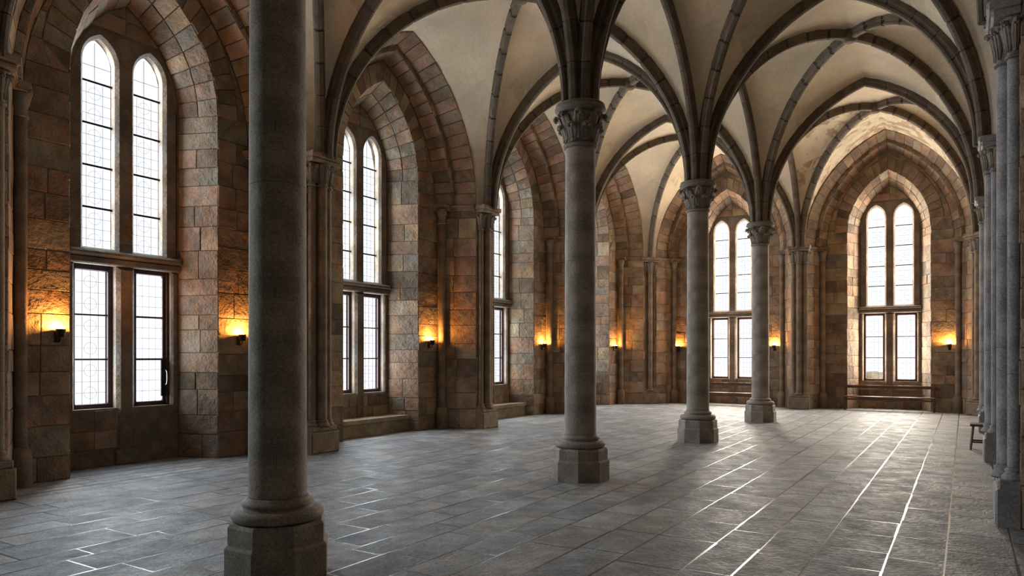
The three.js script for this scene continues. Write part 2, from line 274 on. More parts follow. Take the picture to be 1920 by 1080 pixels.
// outer order: canted from the pier front (a) to the step (b); inner order: from the step (c) to the recessed wall (e); jamb: half-width of the opening at depth 0 and at the recessed wall
function order(front, rise) {
  const jamb = (d) => lerp(front, front - 0.4, d / D_A), A = { s: front, ys: Y_ARCH, r: rise };
  return { jamb, a: A, b: { s: jamb(D_STEP), ys: Y_ARCH, r: rise - 0.17 }, c: { s: jamb(D_STEP) - 0.1, ys: Y_ARCH, r: rise - 0.26 }, e: { s: jamb(D_A) - 0.1, ys: Y_ARCH, r: rise - 0.38 } };
}
const ORDER_SIDE = order(2.2, 3.08), ORDER_END = order(2.22, 3.25);
function wallBay(owner, X, { half, order: O, window: open = true }, cores) {
  const at = (x, y, d) => V(x, y, -d).applyMatrix4(X), dir = (x, y, z) => V(x, y, z).transformDirection(X);
  const plate = (holeFn, d0, d1, top = 8.9) => {
    const sh = new THREE.Shape(); sh.moveTo(-half, 0); sh.lineTo(half, 0); sh.lineTo(half, top); sh.lineTo(-half, top); sh.closePath();
    const ho = new THREE.Path(); holeFn(ho); sh.holes.push(ho);
    const g = new THREE.ExtrudeGeometry(sh, { depth: d1 - d0, bevelEnabled: false }); g.translate(0, 0, -d1); g.applyMatrix4(X); cores.push(boxUV(g));
  };
  const loftCore = (A, B, dA, dB, y0) => {
    const pos = [], prof = (o, d) => { const l = [[o.s + GROW, y0, d]]; for (let i = 0; i <= 12; i++) { const q = archPoint(i / 12, o.s, o.ys, o.r, GROW); l.push([q[0], q[1], d]); } return l; }, p = prof(A, dA), r = prof(B, dB);
    for (const sd of [1, -1]) for (let i = 0; i + 1 < p.length; i++) { const f = (q) => at(sd * q[0], q[1], q[2]).toArray(); pos.push(...f(p[i]), ...f(p[i + 1]), ...f(r[i + 1]), ...f(p[i]), ...f(r[i + 1]), ...f(r[i])); }
    cores.push(fromTris(pos));
  };
  const soffit = (A, B, dA, dB, n, parts, uStep = 1) => {
    for (const sd of [1, -1]) for (let i = 0; i < n; i++) for (let j = 0; j < parts; j++) {
      const pt = (t, w) => { const a = archPoint(t, A.s, A.ys, A.r), b = archPoint(t, B.s, B.ys, B.r); return at(sd * lerp(a[0], b[0], w), lerp(a[1], b[1], w), lerp(dA, dB, w)); };
      const q = [pt(i / n, j / parts), pt((i + 1) / n, j / parts), pt((i + 1) / n, (j + 1) / parts), pt(i / n, (j + 1) / parts)];
      const nn = q[1].clone().sub(q[0]).cross(q[3].clone().sub(q[0])).normalize(); if (nn.dot(at(0, 5.6, dA).sub(q[0])) < 0) nn.negate();
      pile(owner, 'voussoir', tile(q, nn, { proud: rr(-0.002, 0.012), gap: 0.012 }), wallMat());
    }
  };
  plate((p) => archOutline(p, O.a.s, O.a.ys, O.a.r, 0.001, GROW), GROW, 0.05);
  loftCore(O.a, O.b, GROW, D_STEP + GROW, 0);
  plate((p) => { const w = O.jamb(D_STEP) + GROW; p.moveTo(w, 0.001); p.lineTo(w, IMPOST); p.lineTo(O.c.s + GROW, IMPOST); for (let i = 0; i <= 12; i++) { const q = archPoint(i / 12, O.c.s, O.c.ys, O.c.r, GROW); p.lineTo(q[0], q[1]); } for (let i = 11; i >= 0; i--) { const q = archPoint(i / 12, O.c.s, O.c.ys, O.c.r, GROW); p.lineTo(-q[0], q[1]); } p.lineTo(-O.c.s - GROW, IMPOST); p.lineTo(-w, IMPOST); p.lineTo(-w, 0.001); p.closePath(); }, D_STEP + GROW, D_STEP + 0.04);
  loftCore(O.c, O.e, D_STEP + GROW, D_A + 0.02, IMPOST - 0.05);
  { const pos = []; for (const sd of [1, -1]) { const q = [at(sd * (O.jamb(D_STEP) + GROW), 0, D_STEP), at(sd * (O.jamb(D_A) + GROW), 0, D_A + 0.02), at(sd * (O.jamb(D_A) + GROW), IMPOST, D_A + 0.02), at(sd * (O.jamb(D_STEP) + GROW), IMPOST, D_STEP)].map((v) => v.toArray()); pos.push(...q[0], ...q[1], ...q[2], ...q[0], ...q[2], ...q[3]); } cores.push(fromTris(pos)); }
  if (!open) { const g = new THREE.BoxGeometry(2 * half, 8.9, 0.2); g.translate(0, 4.45, -(D_A + GROW + 0.1)); g.applyMatrix4(X); cores.push(boxUV(g)); }
  else plate((p) => archOutline(p, FAN.s, FAN.ys, FAN.r, 0.001, GROW), D_A + GROW, D_A + 0.1);
  // stones of the pier front, on both sides of the opening
  for (const sd of [1, -1]) {
    courses(owner, 'stone', { P: (u, v) => at(sd * u, v, 0), Nf: () => dir(0, 0, 1), v0: 0, v1: Y_ARCH, L: () => O.jamb(0), R: () => half, ch: [0.28, 0.46], cl: [0.5, 0.8] });
    // canted flank of the pier
    const nJ = dir(-sd * D_A, 0, 0.4).normalize();
    courses(owner, 'stone', { P: (u, v) => at(sd * O.jamb(u), v, u), Nf: () => nJ, v0: 0, v1: IMPOST - 0.1, L: () => 0, R: () => D_A, ch: [0.26, 0.46], cl: [0.35, 0.6] });
    // recessed wall beside the window recess
    const fanOut = (v) => v < FAN.ys ? FAN.s : halfWidth(v, FAN.s + 0.36, FAN.ys, FAN.r + 0.46);
    courses(owner, 'stone', { P: (u, v) => at(sd * u, v, D_A), Nf: () => dir(0, 0, 1), v0: 0, v1: 7.75, L: open ? fanOut : () => 0, R: (v) => v < IMPOST ? O.jamb(D_A) : halfWidth(v, O.e.s, O.e.ys, O.e.r) });
    if (open) {
      // splay
      const nS = dir(-sd * (D_WIN - D_A), 0, FAN.s - INNER.s).normalize();
      courses(owner, 'stone', { P: (u, v) => at(sd * lerp(FAN.s, INNER.s, u / 0.7), v, lerp(D_A, D_WIN, u / 0.7)), Nf: () => nS, v0: 0, v1: FAN.ys, L: () => 0, R: () => 0.7, ch: [0.24, 0.46], cl: [0.3, 0.62] });
      // window wall beside and above the tracery, and the wall under the sill
      courses(owner, 'stone', { P: (u, v) => at(sd * u, v, D_WIN), Nf: () => dir(0, 0, 1), v0: 6.5, v1: 6.95, L: () => 0, R: (v) => halfWidth(v, INNER.s, INNER.ys, INNER.r), cl: [0.3, 0.5], ch: [0.2, 0.26] });
    }
  }
  soffit(O.a, O.b, 0, D_STEP, 15, 1);
  ring(owner, 'voussoir', X, { ...O.c, th: 0.1, z0: -D_STEP, z1: -D_STEP - 0.01, n: 13, soffit: false });
  soffit(O.c, O.e, D_STEP, D_A, 14, 1);
  if (open) {
    ring(owner, 'voussoir', X, { ...FAN, th: 0.36, z0: -D_A, z1: -D_A - 0.01, n: 11, soffit: false });
    soffit(FAN, INNER, D_A, D_WIN, 8, 2);
    loftCore(FAN, INNER, D_A + GROW, D_WIN + 0.02, 0);
  }
  // colonnettes in the corners of the recess, with base, capital and the impost moulding along the pier
  for (const sd of [1, -1]) {
    const c = addGroup(owner, 'colonnette'), x = sd * (O.jamb(0.64) - 0.09), z = -0.66;
    const put = (name, g, mat) => { g.translate(x, 0, z); g.applyMatrix4(X); addMesh(c, name, g, mat); };
    const plain = [[0, 0], [0.14, 0], [0.14, 0.36], [0.125, 0.39], [0.13, 0.42], [0.115, 0.45], [0.095, 0.5], [0, 0.5]];
    put('base', boxUV(lathe(plain, 8)), pick(M.respond));
    put('shaft', boxUV(lathe([[0, 0.5], [0.078, 0.5], [0.078, 4.62], [0, 4.62]], 14)), pick(M.respond));
    put('capital', boxUV(lathe([[0, 4.62], [0.095, 4.62], [0.1, 4.645], [0.08, 4.665], [0.085, 4.75], [0.125, 4.9], [0.14, 4.95], [0, 4.95]], 14)), M.carved);
    const g = [], run = (w, y0, y1, c) => {      // a moulding that follows the canted flank
      for (const p of [[at(sd * (O.jamb(0) - w), y0, 0.02), at(sd * (O.jamb(0.5) - w), y0, 0.5), at(sd * (O.jamb(0.5) + 0.1), y0, 0.5), at(sd * (O.jamb(0) + 0.1), y0, 0.02)],
        [at(sd * (O.jamb(0.5) - w - 0.14), y0, 0.5), at(sd * (O.jamb(D_A) - w - 0.14), y0, D_A), at(sd * (O.jamb(D_A) + 0.1), y0, D_A), at(sd * (O.jamb(0.5) + 0.1), y0, 0.5)]]) {
        const pos = [], T = p.map((q) => q.clone().setY(y1)), face = (l) => { for (const v of [l[0], l[1], l[2], l[0], l[2], l[3]]) pos.push(v.x, v.y, v.z); };
        for (let i = 0; i < 4; i++) { const j = (i + 1) % 4; face([p[i], p[j], T[j], T[i]]); }
        face(T); face([...p].reverse()); g.push(fromTris(pos));
      }
    };
    run(0.075, 5.0, IMPOST, 0); run(0.055, 4.97, 5.0, 0); run(0.035, 4.93, 4.97, 0);
    addMesh(owner, 'impost_moulding', merge(g), pick(M.respond));
  }
}

// ------------------------------------------------------------------ floor
const floor = structure(addGroup(scene, 'floor'));
{
  const bed = new THREE.BoxGeometry(14.2, 0.3, 34); bed.translate(-0.2, -0.1516, -9.5);
  addMesh(floor, 'mortar_bed', boxUV(bed), M.joint);
  const xs = [-6.7, -6.2, -5.75, -5.25, -4.8, -4.25, -3.85, -3.35, -2.98, -2.58, -2.05, -1.76, -1.3, -0.86, -0.42, -0.05, 0.28, 0.72, 1.1, 1.55, 1.98, 2.51, 2.88, 3.31, 3.82, 4.22, 4.7, 5.2, 5.7, 6.3];
  for (let i = 0; i + 1 < xs.length; i++) {
    let a = -7 + rr(0, 0.6);
    while (a < 25.4) {
      const len = i === 23 ? rr(0.42, 0.95) : rr(0.5, 1.15), b = Math.min(a + len, 25.5), wob = () => rr(-0.006, 0.006);
      const q = [V(xs[i] + wob(), 0, -a), V(xs[i + 1] + wob(), 0, -a + wob()), V(xs[i + 1] + wob(), 0, -b), V(xs[i] + wob(), 0, -b + wob())];
      pile(floor, 'flagstone', tile(q, V(0, 1, 0), { gap: rr(0.013, 0.02), proud: rr(-0.0008, -0.0001), bevel: 0.0006, thick: 0.012, uneven: 0.0003 }), pick(M.slab));
      a = b;
    }
  }
}

// ------------------------------------------------------------------ walls
const wallLeft = structure(addGroup(scene, 'wall_left')), wallEnd = structure(addGroup(scene, 'wall_end')), wallRight = structure(addGroup(scene, 'wall_right'));
const bays = [-1, 0, 1, 2, 3, 4].map((k) => kDepth(k) + BAY / 2);
const END_BAYS = [{ mid: 2.38, half: 2.38, order: ORDER_END }, { mid: -2.47, half: 2.47, order: ORDER_END }];
// the outer plate of a wall, pierced by the lights only
function lightHoles(sh, cx) { const p = new THREE.Path(); p.moveTo(cx - 0.84, 0.86); p.lineTo(cx + 0.84, 0.86); p.lineTo(cx + 0.84, 5.5); p.lineTo(cx + 0.66, 6.2); p.lineTo(cx + 0.5, 6.44); p.lineTo(cx - 0.5, 6.44); p.lineTo(cx - 0.66, 6.2); p.lineTo(cx - 0.84, 5.5); p.closePath(); sh.holes.push(p); }
function outerPlate(u0, u1, mids, X) {
  const sh = new THREE.Shape(); sh.moveTo(u0, -0.3); sh.lineTo(u1, -0.3); sh.lineTo(u1, 9.2); sh.lineTo(u0, 9.2); sh.closePath(); mids.forEach((m) => lightHoles(sh, m));
  const g = new THREE.ExtrudeGeometry(sh, { depth: 0.3, bevelEnabled: false }); g.translate(0, 0, -(D_WIN + 0.31)); g.applyMatrix4(X); return boxUV(g);
}
{
  const cl = [outerPlate(-7, 25.8, bays.slice(1), bayFrame('left', 0))], ce = [outerPlate(-7, 6.6, END_BAYS.map((b) => b.mid), bayFrame('end', 0))], cr = [];
  bays.forEach((m, i) => { if (i > 0) wallBay(wallLeft, bayFrame('left', m), { half: 2.5, order: ORDER_SIDE, window: i > 0 }, cl); });
  END_BAYS.forEach((b) => wallBay(wallEnd, bayFrame('end', b.mid), b, ce));
  bays.forEach((m, i) => { if (i > 0) wallBay(wallRight, bayFrame('right', m), { half: 2.5, order: ORDER_SIDE, window: false }, cr); });
  const back = new THREE.BoxGeometry(14, 9.5, 0.4); back.translate(0, 4.45, 6.9); cr.push(boxUV(back));
  const rightPlate = new THREE.BoxGeometry(0.4, 9.5, 34); rightPlate.translate(6.4, 4.45, -9.5); cr.push(boxUV(rightPlate));
  addMesh(wallLeft, 'rubble_core', merge(cl), M.mortar); addMesh(wallEnd, 'rubble_core', merge(ce), M.mortar); addMesh(wallRight, 'rubble_core', merge(cr), M.mortar);
}
// sill walls under the windows (window wall plane), with a gap for the door in the first bay
function sillWall(owner, X, spans, top = 0.84) {
  for (const [a, b, base] of spans) courses(owner, 'stone', { P: (u, v) => V(u, v, -D_WIN).applyMatrix4(X), Nf: () => V(0, 0, 1).transformDirection(X), v0: base ?? 0, v1: top, L: () => a, R: () => b, ch: [0.22, 0.32], cl: [0.3, 0.55] });
}
bays.forEach((m, i) => { if (i > 0) sillWall(wallLeft, bayFrame('left', m), i === 2 ? [[-0.86, -0.14]] : [[-0.86, 0.86]]); });
END_BAYS.forEach((b) => sillWall(wallEnd, bayFrame('end', b.mid), [[-0.86, 0.86]]));

// ------------------------------------------------------------------ windows: paired lancets over a transom and two oblong lights, in a stone surround
function buildWindow(name, withDoor) {
  const w = new THREE.Group(); w.name = numbered(name); structure(w);
  const zf = -D_WIN, zg = -D_WIN - 0.17;
  // stone head and mullions of the lancets
  const sh = new THREE.Shape(); const edge = (y) => halfWidth(y, INNER.s, INNER.ys, INNER.r) - 0.004;
  sh.moveTo(-edge(3.1), 3.02); sh.lineTo(edge(3.1), 3.02); sh.lineTo(edge(5.45), 5.45); for (let i = 1; i <= 6; i++) { const y = 5.45 + 1.05 * i / 6; sh.lineTo(edge(y), y); } for (let i = 6; i >= 1; i--) { const y = 5.45 + 1.05 * i / 6; sh.lineTo(-edge(y), y); } sh.lineTo(-edge(5.45), 5.45); sh.closePath();
  for (const lx of [-0.38, 0.38]) { const p = new THREE.Path(); archOutline(p, 0.235, 5.98, 0.36, 3.24, 0, 10); const pts = p.getPoints().map((q) => new THREE.Vector2(q.x + lx, q.y)); sh.holes.push(new THREE.Path(pts)); }
  const head = new THREE.ExtrudeGeometry(sh, { depth: 0.12, bevelEnabled: true, bevelThickness: 0.05, bevelSize: 0.045, bevelOffset: -0.045, bevelSegments: 1 }); head.translate(0, 0, zf - 0.17);
  addMesh(w, 'lancet_surround', boxUV(head), M.windowStone);
  const tr = merge([chamferBox(-0.9, 0.9, 2.99, 3.1, zf - 0.2, zf + 0.05, 0.02), chamferBox(-0.88, 0.88, 3.1, 3.2, zf - 0.2, zf + 0.1, 0.04)]);
  addMesh(w, 'transom', tr, M.windowStone);
  const mull = merge([chamferBox(-0.14, 0.14, 0, 2.99, zf - 0.2, zf + 0.02, 0.05), chamferBox(-0.165, 0.165, 0, 0.22, zf - 0.2, zf + 0.05, 0.02)]);
  addMesh(w, 'mullion', mull, M.windowStone);
  for (const sd of [-1, 1]) addMesh(w, 'jamb', chamferBox(sd > 0 ? 0.745 : -0.86, sd > 0 ? 0.86 : -0.745, 0.84, 2.99, zf - 0.2, zf, 0.03), M.windowStone);
  // lights
  const lead = [];
  const leadGrid = (x0, x1, y0, y1) => {
    const hh = y1 - y0, nx = 4;
    for (let k = 1; k < 4; k++) { const y = y0 + hh * k / 4; lead.push(new THREE.BoxGeometry(x1 - x0, 0.004, 0.006).translate((x0 + x1) / 2, y, zg)); }
    for (let k = 1; k < nx; k++) lead.push(new THREE.BoxGeometry(0.003, hh, 0.006).translate(lerp(x0, x1, k / nx), (y0 + y1) / 2, zg));
    for (let k = 0; k < 2; k++) { const t = new THREE.TorusGeometry(Math.min(0.09, hh / 5), 0.002, 4, 12); t.translate((x0 + x1) / 2, y0 + hh * (k ? 0.75 : 0.25), zg); lead.push(t); }
  };
  for (const lx of [-0.38, 0.38]) {
    const bars = [3.84, 4.46, 5.08, 5.7], ys = [3.22, ...bars];
    for (let i = 0; i < 5; i++) {
      if (i < 4) {
        const g = new THREE.BoxGeometry(0.5, ys[i + 1] - ys[i], 0.006); g.translate(lx, (ys[i] + ys[i + 1]) / 2, zg); addMesh(w, 'pane', boxUV(g), M.glass);
        addMesh(w, 'saddle_bar', chamferBox(lx - 0.25, lx + 0.25, ys[i + 1] - 0.017, ys[i + 1] + 0.017, zg + 0.02, zg + 0.05, 0.004), M.iron);
        leadGrid(lx - 0.235, lx + 0.235, ys[i], ys[i + 1]);
      } else {
        const s = new THREE.Shape(); archOutline(s, 0.245, 5.98, 0.375, 5.7, 0, 8); const g = new THREE.ExtrudeGeometry(s, { depth: 0.006, bevelEnabled: false }); g.translate(lx, 0, zg - 0.003); addMesh(w, 'pane', boxUV(g), M.glass);
        lead.push(new THREE.BoxGeometry(0.54, 0.005, 0.008).translate(lx, 5.95, zg), new THREE.BoxGeometry(0.004, 0.6, 0.008).translate(lx, 6.0, zg));
      }
    }
    // lower light: wooden frame with two bars; a door leaf where the photo has one
    const lc = Math.sign(lx) * 0.442, x0 = lc - 0.303, x1 = lc + 0.303, door = withDoor && lx > 0;
    if (!door) {
      const fr = [chamferBox(x0, x0 + 0.068, 0.84, 2.99, zg - 0.04, zg + 0.05), chamferBox(x1 - 0.068, x1, 0.84, 2.99, zg - 0.04, zg + 0.05), chamferBox(x0 + 0.068, x1 - 0.068, 0.84, 0.93, zg - 0.04, zg + 0.05), chamferBox(x0 + 0.068, x1 - 0.068, 2.91, 2.99, zg - 0.04, zg + 0.05)];
      addMesh(w, 'wooden_frame', merge(fr), M.frame);
      for (let i = 0; i < 3; i++) {
        const a = 0.93 + 0.66 * i, b = a + 0.66;
        addMesh(w, 'pane', boxUV(new THREE.BoxGeometry(x1 - x0 - 0.13, 0.66, 0.006).translate(lc, (a + b) / 2, zg)), M.glass);
        if (i) addMesh(w, 'glazing_bar', chamferBox(x0 + 0.068, x1 - 0.068, a - 0.014, a + 0.014, zg - 0.015, zg + 0.03, 0.004), M.frame);
        leadGrid(x0 + 0.068, x1 - 0.068, a, b);
      }
    }
  }
  const lm = addMesh(w, 'lead_cames', merge(lead), M.lead); lm.userData.kind = 'stuff';
  return w;
}
const plainWindow = buildWindow('window_1', true), leftWindow = buildWindow('window_2', false);
function placeWindow(src, name, X, first) { const w = first ? src : src.clone(); w.name = name; w.applyMatrix4(X); scene.add(w);
  const day = /[56]$/.test(name) ? DAY_END : DAY_LEFT;
  for (const sd of [-1, 1]) { daylight(sd * 0.38, 4.72, 0.44, 2.94, X, day); daylight(sd * 0.442, 1.92, 0.45, 1.96, X, day); }
  return w; }
placeWindow(plainWindow, 'window_1', bayFrame('left', bays[2]), true);
const win2 = leftWindow.clone();
placeWindow(leftWindow, 'window_2', bayFrame('left', bays[3]), true);
[[bays[1], 'window_7', 'left'], [bays[4], 'window_3', 'left'], [bays[5], 'window_4', 'left'], [END_BAYS[1].mid, 'window_5', 'end'], [END_BAYS[0].mid, 'window_6', 'end']].forEach(([at, name, wall]) => placeWindow(win2, name, bayFrame(wall, at), false));

// glazed door leaf in the right-hand lower light of the first window
{
  const X = bayFrame('left', bays[2]), d = structure(addGroup(scene, 'door_1')); d.applyMatrix4(X);
  const z = -D_WIN - 0.14, x0 = 0.14, x1 = 0.745;
  addMesh(d, 'door_frame', merge([chamferBox(x0, x0 + 0.045, 0, 2.99, z - 0.05, z + 0.05), chamferBox(x1 - 0.045, x1 + 0.02, 0, 2.99, z - 0.05, z + 0.06), chamferBox(x0, x1, 2.92, 2.99, z - 0.05, z + 0.05)]), M.frame);
  addMesh(d, 'door_stile', chamferBox(x0 + 0.045, x0 + 0.09, 0.02, 2.92, z - 0.02, z + 0.03), M.frame); addMesh(d, 'door_stile', chamferBox(x1 - 0.09, x1 - 0.045, 0.02, 2.92, z - 0.02, z + 0.03), M.frame);
  addMesh(d, 'door_rail', chamferBox(x0 + 0.09, x1 - 0.09, 0.82, 0.93, z - 0.02, z + 0.035), M.frame); addMesh(d, 'door_rail', chamferBox(x0 + 0.09, x1 - 0.09, 0.02, 0.14, z - 0.02, z + 0.035), M.frame);
  addMesh(d, 'door_panel', chamferBox(x0 + 0.09, x1 - 0.09, 0.14, 0.82, z - 0.012, z + 0.015), M.frame);
  for (let i = 0; i < 3; i++) {
    const a = 0.93 + 0.66 * i; addMesh(d, 'pane', boxUV(new THREE.BoxGeometry(x1 - x0 - 0.18, 0.66, 0.006).translate((x0 + x1) / 2, a + 0.33, z)), M.glass);
    if (i) addMesh(d, 'glazing_bar', chamferBox(x0 + 0.09, x1 - 0.09, a - 0.016, a + 0.016, z - 0.015, z + 0.03, 0.004), M.frame);
  }
  const lead = []; for (let k = 1; k < 12; k++) if (k % 4) lead.push(new THREE.BoxGeometry(x1 - x0 - 0.18, 0.005, 0.008).translate((x0 + x1) / 2, 0.93 + 0.165 * k, z));
  for (let k = 1; k < 4; k++) lead.push(new THREE.BoxGeometry(0.004, 1.98, 0.008).translate(lerp(x0 + 0.09, x1 - 0.09, k / 4), 1.92, z));
  addMesh(d, 'lead_cames', merge(lead), M.lead).userData.kind = 'stuff';
  addMesh(d, 'lock_box', chamferBox(x1 - 0.13, x1 - 0.045, 1.0, 1.6, z + 0.03, z + 0.06, 0.006), M.iron);
  const hd = new THREE.TubeGeometry(new THREE.CatmullRomCurve3([V(x1 - 0.07, 1.18, z + 0.06), V(x1 - 0.07, 1.2, z + 0.11), V(x1 - 0.07, 1.4, z + 0.11), V(x1 - 0.07, 1.42, z + 0.06)]), 12, 0.009, 6);
  addMesh(d, 'door_handle', boxUV(hd), M.steel);
}

// ------------------------------------------------------------------ vault
const Y_SPRING = 4.98, RIB_IN = 0.26, Y_APEX = 7.95, Y_BOSS = 8.1;
// curve of a rib's underside in its own plane: t = 0 at the springing, 1 at the apex; returns [run from the axis, height, tangent run, tangent height]
function ribCurve(t, span, up = 0) {
  const diagonal = span > 3, s = span - RIB_IN, r = (diagonal ? Y_BOSS : Y_APEX) - Y_SPRING;
  if (!diagonal) { const R = archR(s, r), a = t * Math.acos(clamp((R - s) / (R + up), -1, 1)); return [RIB_IN + R - (R + up) * Math.cos(a), Y_SPRING + (R + up) * Math.sin(a), Math.sin(a), Math.cos(a)]; }
  const a = t * Math.PI / 2, q = [RIB_IN + s - (s + up) * Math.cos(a), Y_SPRING + (r + up) * Math.sin(a)], l = Math.hypot(s * Math.sin(a), r * Math.cos(a)); return [...q, s * Math.sin(a) / l, r * Math.cos(a) / l];
}
const RIB_SECTION = [[-0.085, 0.25], [-0.085, 0.12], [-0.06, 0.1], [-0.05, 0.07], [-0.062, 0.045], [-0.05, 0.012], [0, 0], [0.05, 0.012], [0.062, 0.045], [0.05, 0.07], [0.06, 0.1], [0.085, 0.12], [0.085, 0.25]];
function ribPiece(origin, dirv, span, t0, t1, scale = 1, steps = 2, lift = 0) {
  const side = V(-dirv.z, 0, dirv.x), pos = [], rings = [];
  for (let i = 0; i <= steps; i++) {
    rings.push(RIB_SECTION.map(([w, d]) => { const [run, h] = ribCurve(lerp(t0, t1, i / steps), span, d * scale + lift); return origin.clone().addScaledVector(dirv, run).addScaledVector(side, w * scale).setY(h); }));
  }
  return ringLoft(rings, pos);
}
function ringLoft(rings, pos = []) {
  const n = rings[0].length, tri = (a, b, c) => pos.push(...a.toArray(), ...b.toArray(), ...c.toArray());
  for (let i = 0; i + 1 < rings.length; i++) for (let k = 0; k < n; k++) { const l = (k + 1) % n; tri(rings[i][k], rings[i + 1][l], rings[i][l]); tri(rings[i][k], rings[i + 1][k], rings[i + 1][l]); }
  for (const [r, f] of [[rings[0], 1], [rings[rings.length - 1], -1]]) for (let k = 1; k + 1 < n; k++) f > 0 ? tri(r[0], r[k], r[k + 1]) : tri(r[0], r[k + 1], r[k]);
  return fromTris(pos);
}
function halfRib(parent, name, origin, target, trim = 1) {
  const d = target.clone().sub(origin).setY(0), span = d.length(), dirv = d.normalize(), g = addGroup(parent, name);
  let len = 0, last = ribCurve(0, span); for (let i = 1; i <= 20; i++) { const q = ribCurve(i / 20, span); len += Math.hypot(q[0] - last[0], q[1] - last[1]); last = q; }
  const n = Math.round(len / 0.5), e = 0.004 / len;
  addMesh(g, 'rib_core', ribPiece(origin, dirv, span, 0, 0.99 * trim, 0.86, 30, 0.01), M.joint2);
  for (let i = 0; i < n; i++) addMesh(g, 'rib_stone', ribPiece(origin, dirv, span, i / n + e, (i + 1) / n * trim - e), pick(M.rib));
  return g;
}
function webPanel(corner, toward, edgeFn, boss) {
  // half a cell: between the half arch on its outer edge and the half diagonal from the same corner
  const d = boss.clone().sub(corner).setY(0), span = d.length(), dirv = d.clone().normalize(), pos = [], nt = 14, nu = 6, grid = [], UP = 0.17;
  for (let i = 0; i <= nt; i++) {
    const t = i / nt, [run, h] = ribCurve(t, span, UP), D = corner.clone().addScaledVector(dirv, run).setY(h), E = edgeFn(t), row = [];
    for (let j = 0; j <= nu; j++) { const u = j / nu, q = E.clone().lerp(D, u); q.y += 0.1 * Math.sin(u * Math.PI) * Math.sin(t * Math.PI * 0.5) * t; row.push(q); }
    grid.push(row);
  }
  for (let i = 0; i < nt; i++) for (let j = 0; j < nu; j++) { const a = grid[i][j], b = grid[i][j + 1], c = grid[i + 1][j + 1], e = grid[i + 1][j]; const dn = b.clone().sub(a).cross(c.clone().sub(a)).y + c.clone().sub(a).cross(e.clone().sub(a)).y, l = dn < 0 ? [a, b, c, a, c, e] : [a, c, b, a, e, c]; l.forEach((q) => pos.push(q.x, q.y, q.z)); }
  const g = new THREE.BufferGeometry(); g.setAttribute('position', new THREE.BufferAttribute(new Float32Array(pos), 3)); return g;
}
function smoothNormals(g) {
  g.computeVertexNormals(); const p = g.attributes.position, n = g.attributes.normal, acc = new Map(), key = (i) => `${Math.round(p.getX(i) * 500)},${Math.round(p.getY(i) * 500)},${Math.round(p.getZ(i) * 500)}`;
  for (let i = 0; i < p.count; i++) { const k = key(i), v = acc.get(k) ?? acc.set(k, V(0, 0, 0)).get(k); const q = V(n.getX(i), n.getY(i), n.getZ(i)); if (v.dot(q) < 0) q.negate(); v.add(q); }
  for (let i = 0; i < p.count; i++) { const v = acc.get(key(i)).clone().normalize(); if (v.y > 0) v.negate(); n.setXYZ(i, v.x, v.y, v.z); }
  return g;
}
const XS = [-4.93, 0, 4.72];
function vaultBay(i, k) {           // i: 0 left aisle, 1 right aisle; k: between columns k and k + 1
  const c = structure(addGroup(scene, 'ceiling'));
  const xa = XS[i], xb = XS[i + 1], da = kDepth(k), db = k === 4 ? 23.62 : kDepth(k + 1), boss = V((xa + xb) / 2, 0, -(da + db) / 2);
  const C = [V(xa, 0, -da), V(xb, 0, -da), V(xb, 0, -db), V(xa, 0, -db)];
  for (let e = 0; e < 4; e++) {
    const A = C[e], B = C[(e + 1) % 4], m = A.clone().lerp(B, 0.5), bits = [];
    const wallSide = (e === 3 && i === 0) || (e === 1 && i === 1) || (e === 2 && k === 4);
    for (const P of [A, B]) {
      const d = m.clone().sub(P), span = d.length(), dv = d.clone().normalize();
      let fn;
      if (wallSide) {
        const O = e === 2 ? ORDER_END : ORDER_SIDE, out = e === 2 ? V(0, 0, -0.09) : V(i === 0 ? -0.08 : 0.09, 0, 0);
        fn = (t) => { const q = archPoint(t, O.a.s, O.a.ys, O.a.r, 0.015), low = 1; return P.clone().addScaledVector(dv, span - q[0]).add(out).setY(lerp(5.0, q[1], low)); };
        fn = ((f) => (t) => f(t))(fn);
      } else fn = (t) => { const [run, h] = ribCurve(t, span, 0.17); return P.clone().addScaledVector(dv, run).setY(h); };
      bits.push(webPanel(P, m, fn, boss));
    }
    const g = smoothNormals(mergeGeometries(bits)); boxUV(g); addMesh(c, 'vault_web', g, k === 4 && i === 1 && e > 1 ? M.wornPlaster : M.plaster);
    halfRib(c, 'diagonal_rib', C[e], boss, 0.985);
  }
  const key = lathe([[0, 8.05], [0.07, 8.05], [0.1, 8.06], [0.13, 8.09], [0.15, 8.13], [0.17, 8.17], [0.17, 8.35], [0, 8.35]], 16); key.translate(boss.x, -0.0, boss.z);
  addMesh(c, 'keystone', boxUV(key), M.rib[2]);
  // transverse rib at the near end, and the arch along the row of columns
  if (k > -1) { const m = C[0].clone().lerp(C[1], 0.5); halfRib(c, 'transverse_rib', C[0], m); halfRib(c, 'transverse_rib', C[1], m); }
  if (i === 1) { const m = C[0].clone().lerp(C[3], 0.5); halfRib(c, 'arcade_rib', C[0], m); halfRib(c, 'arcade_rib', C[3], m); }
  return c;
}
for (const k of [4, 3, 2, 1, 0]) for (const i of [1, 0]) vaultBay(i, k);
{
  const roof = structure(addGroup(scene, 'ceiling_slab')); const g = new THREE.BoxGeometry(14.2, 0.3, 34); g.translate(-0.2, 9.05, -9.5); addMesh(roof, 'slab', boxUV(g), M.mortar);
  const low = new THREE.BoxGeometry(10, 0.3, 5.6); low.translate(-0.1, 8.4, 4.2); addMesh(roof, 'slab', boxUV(low), M.plaster);
}

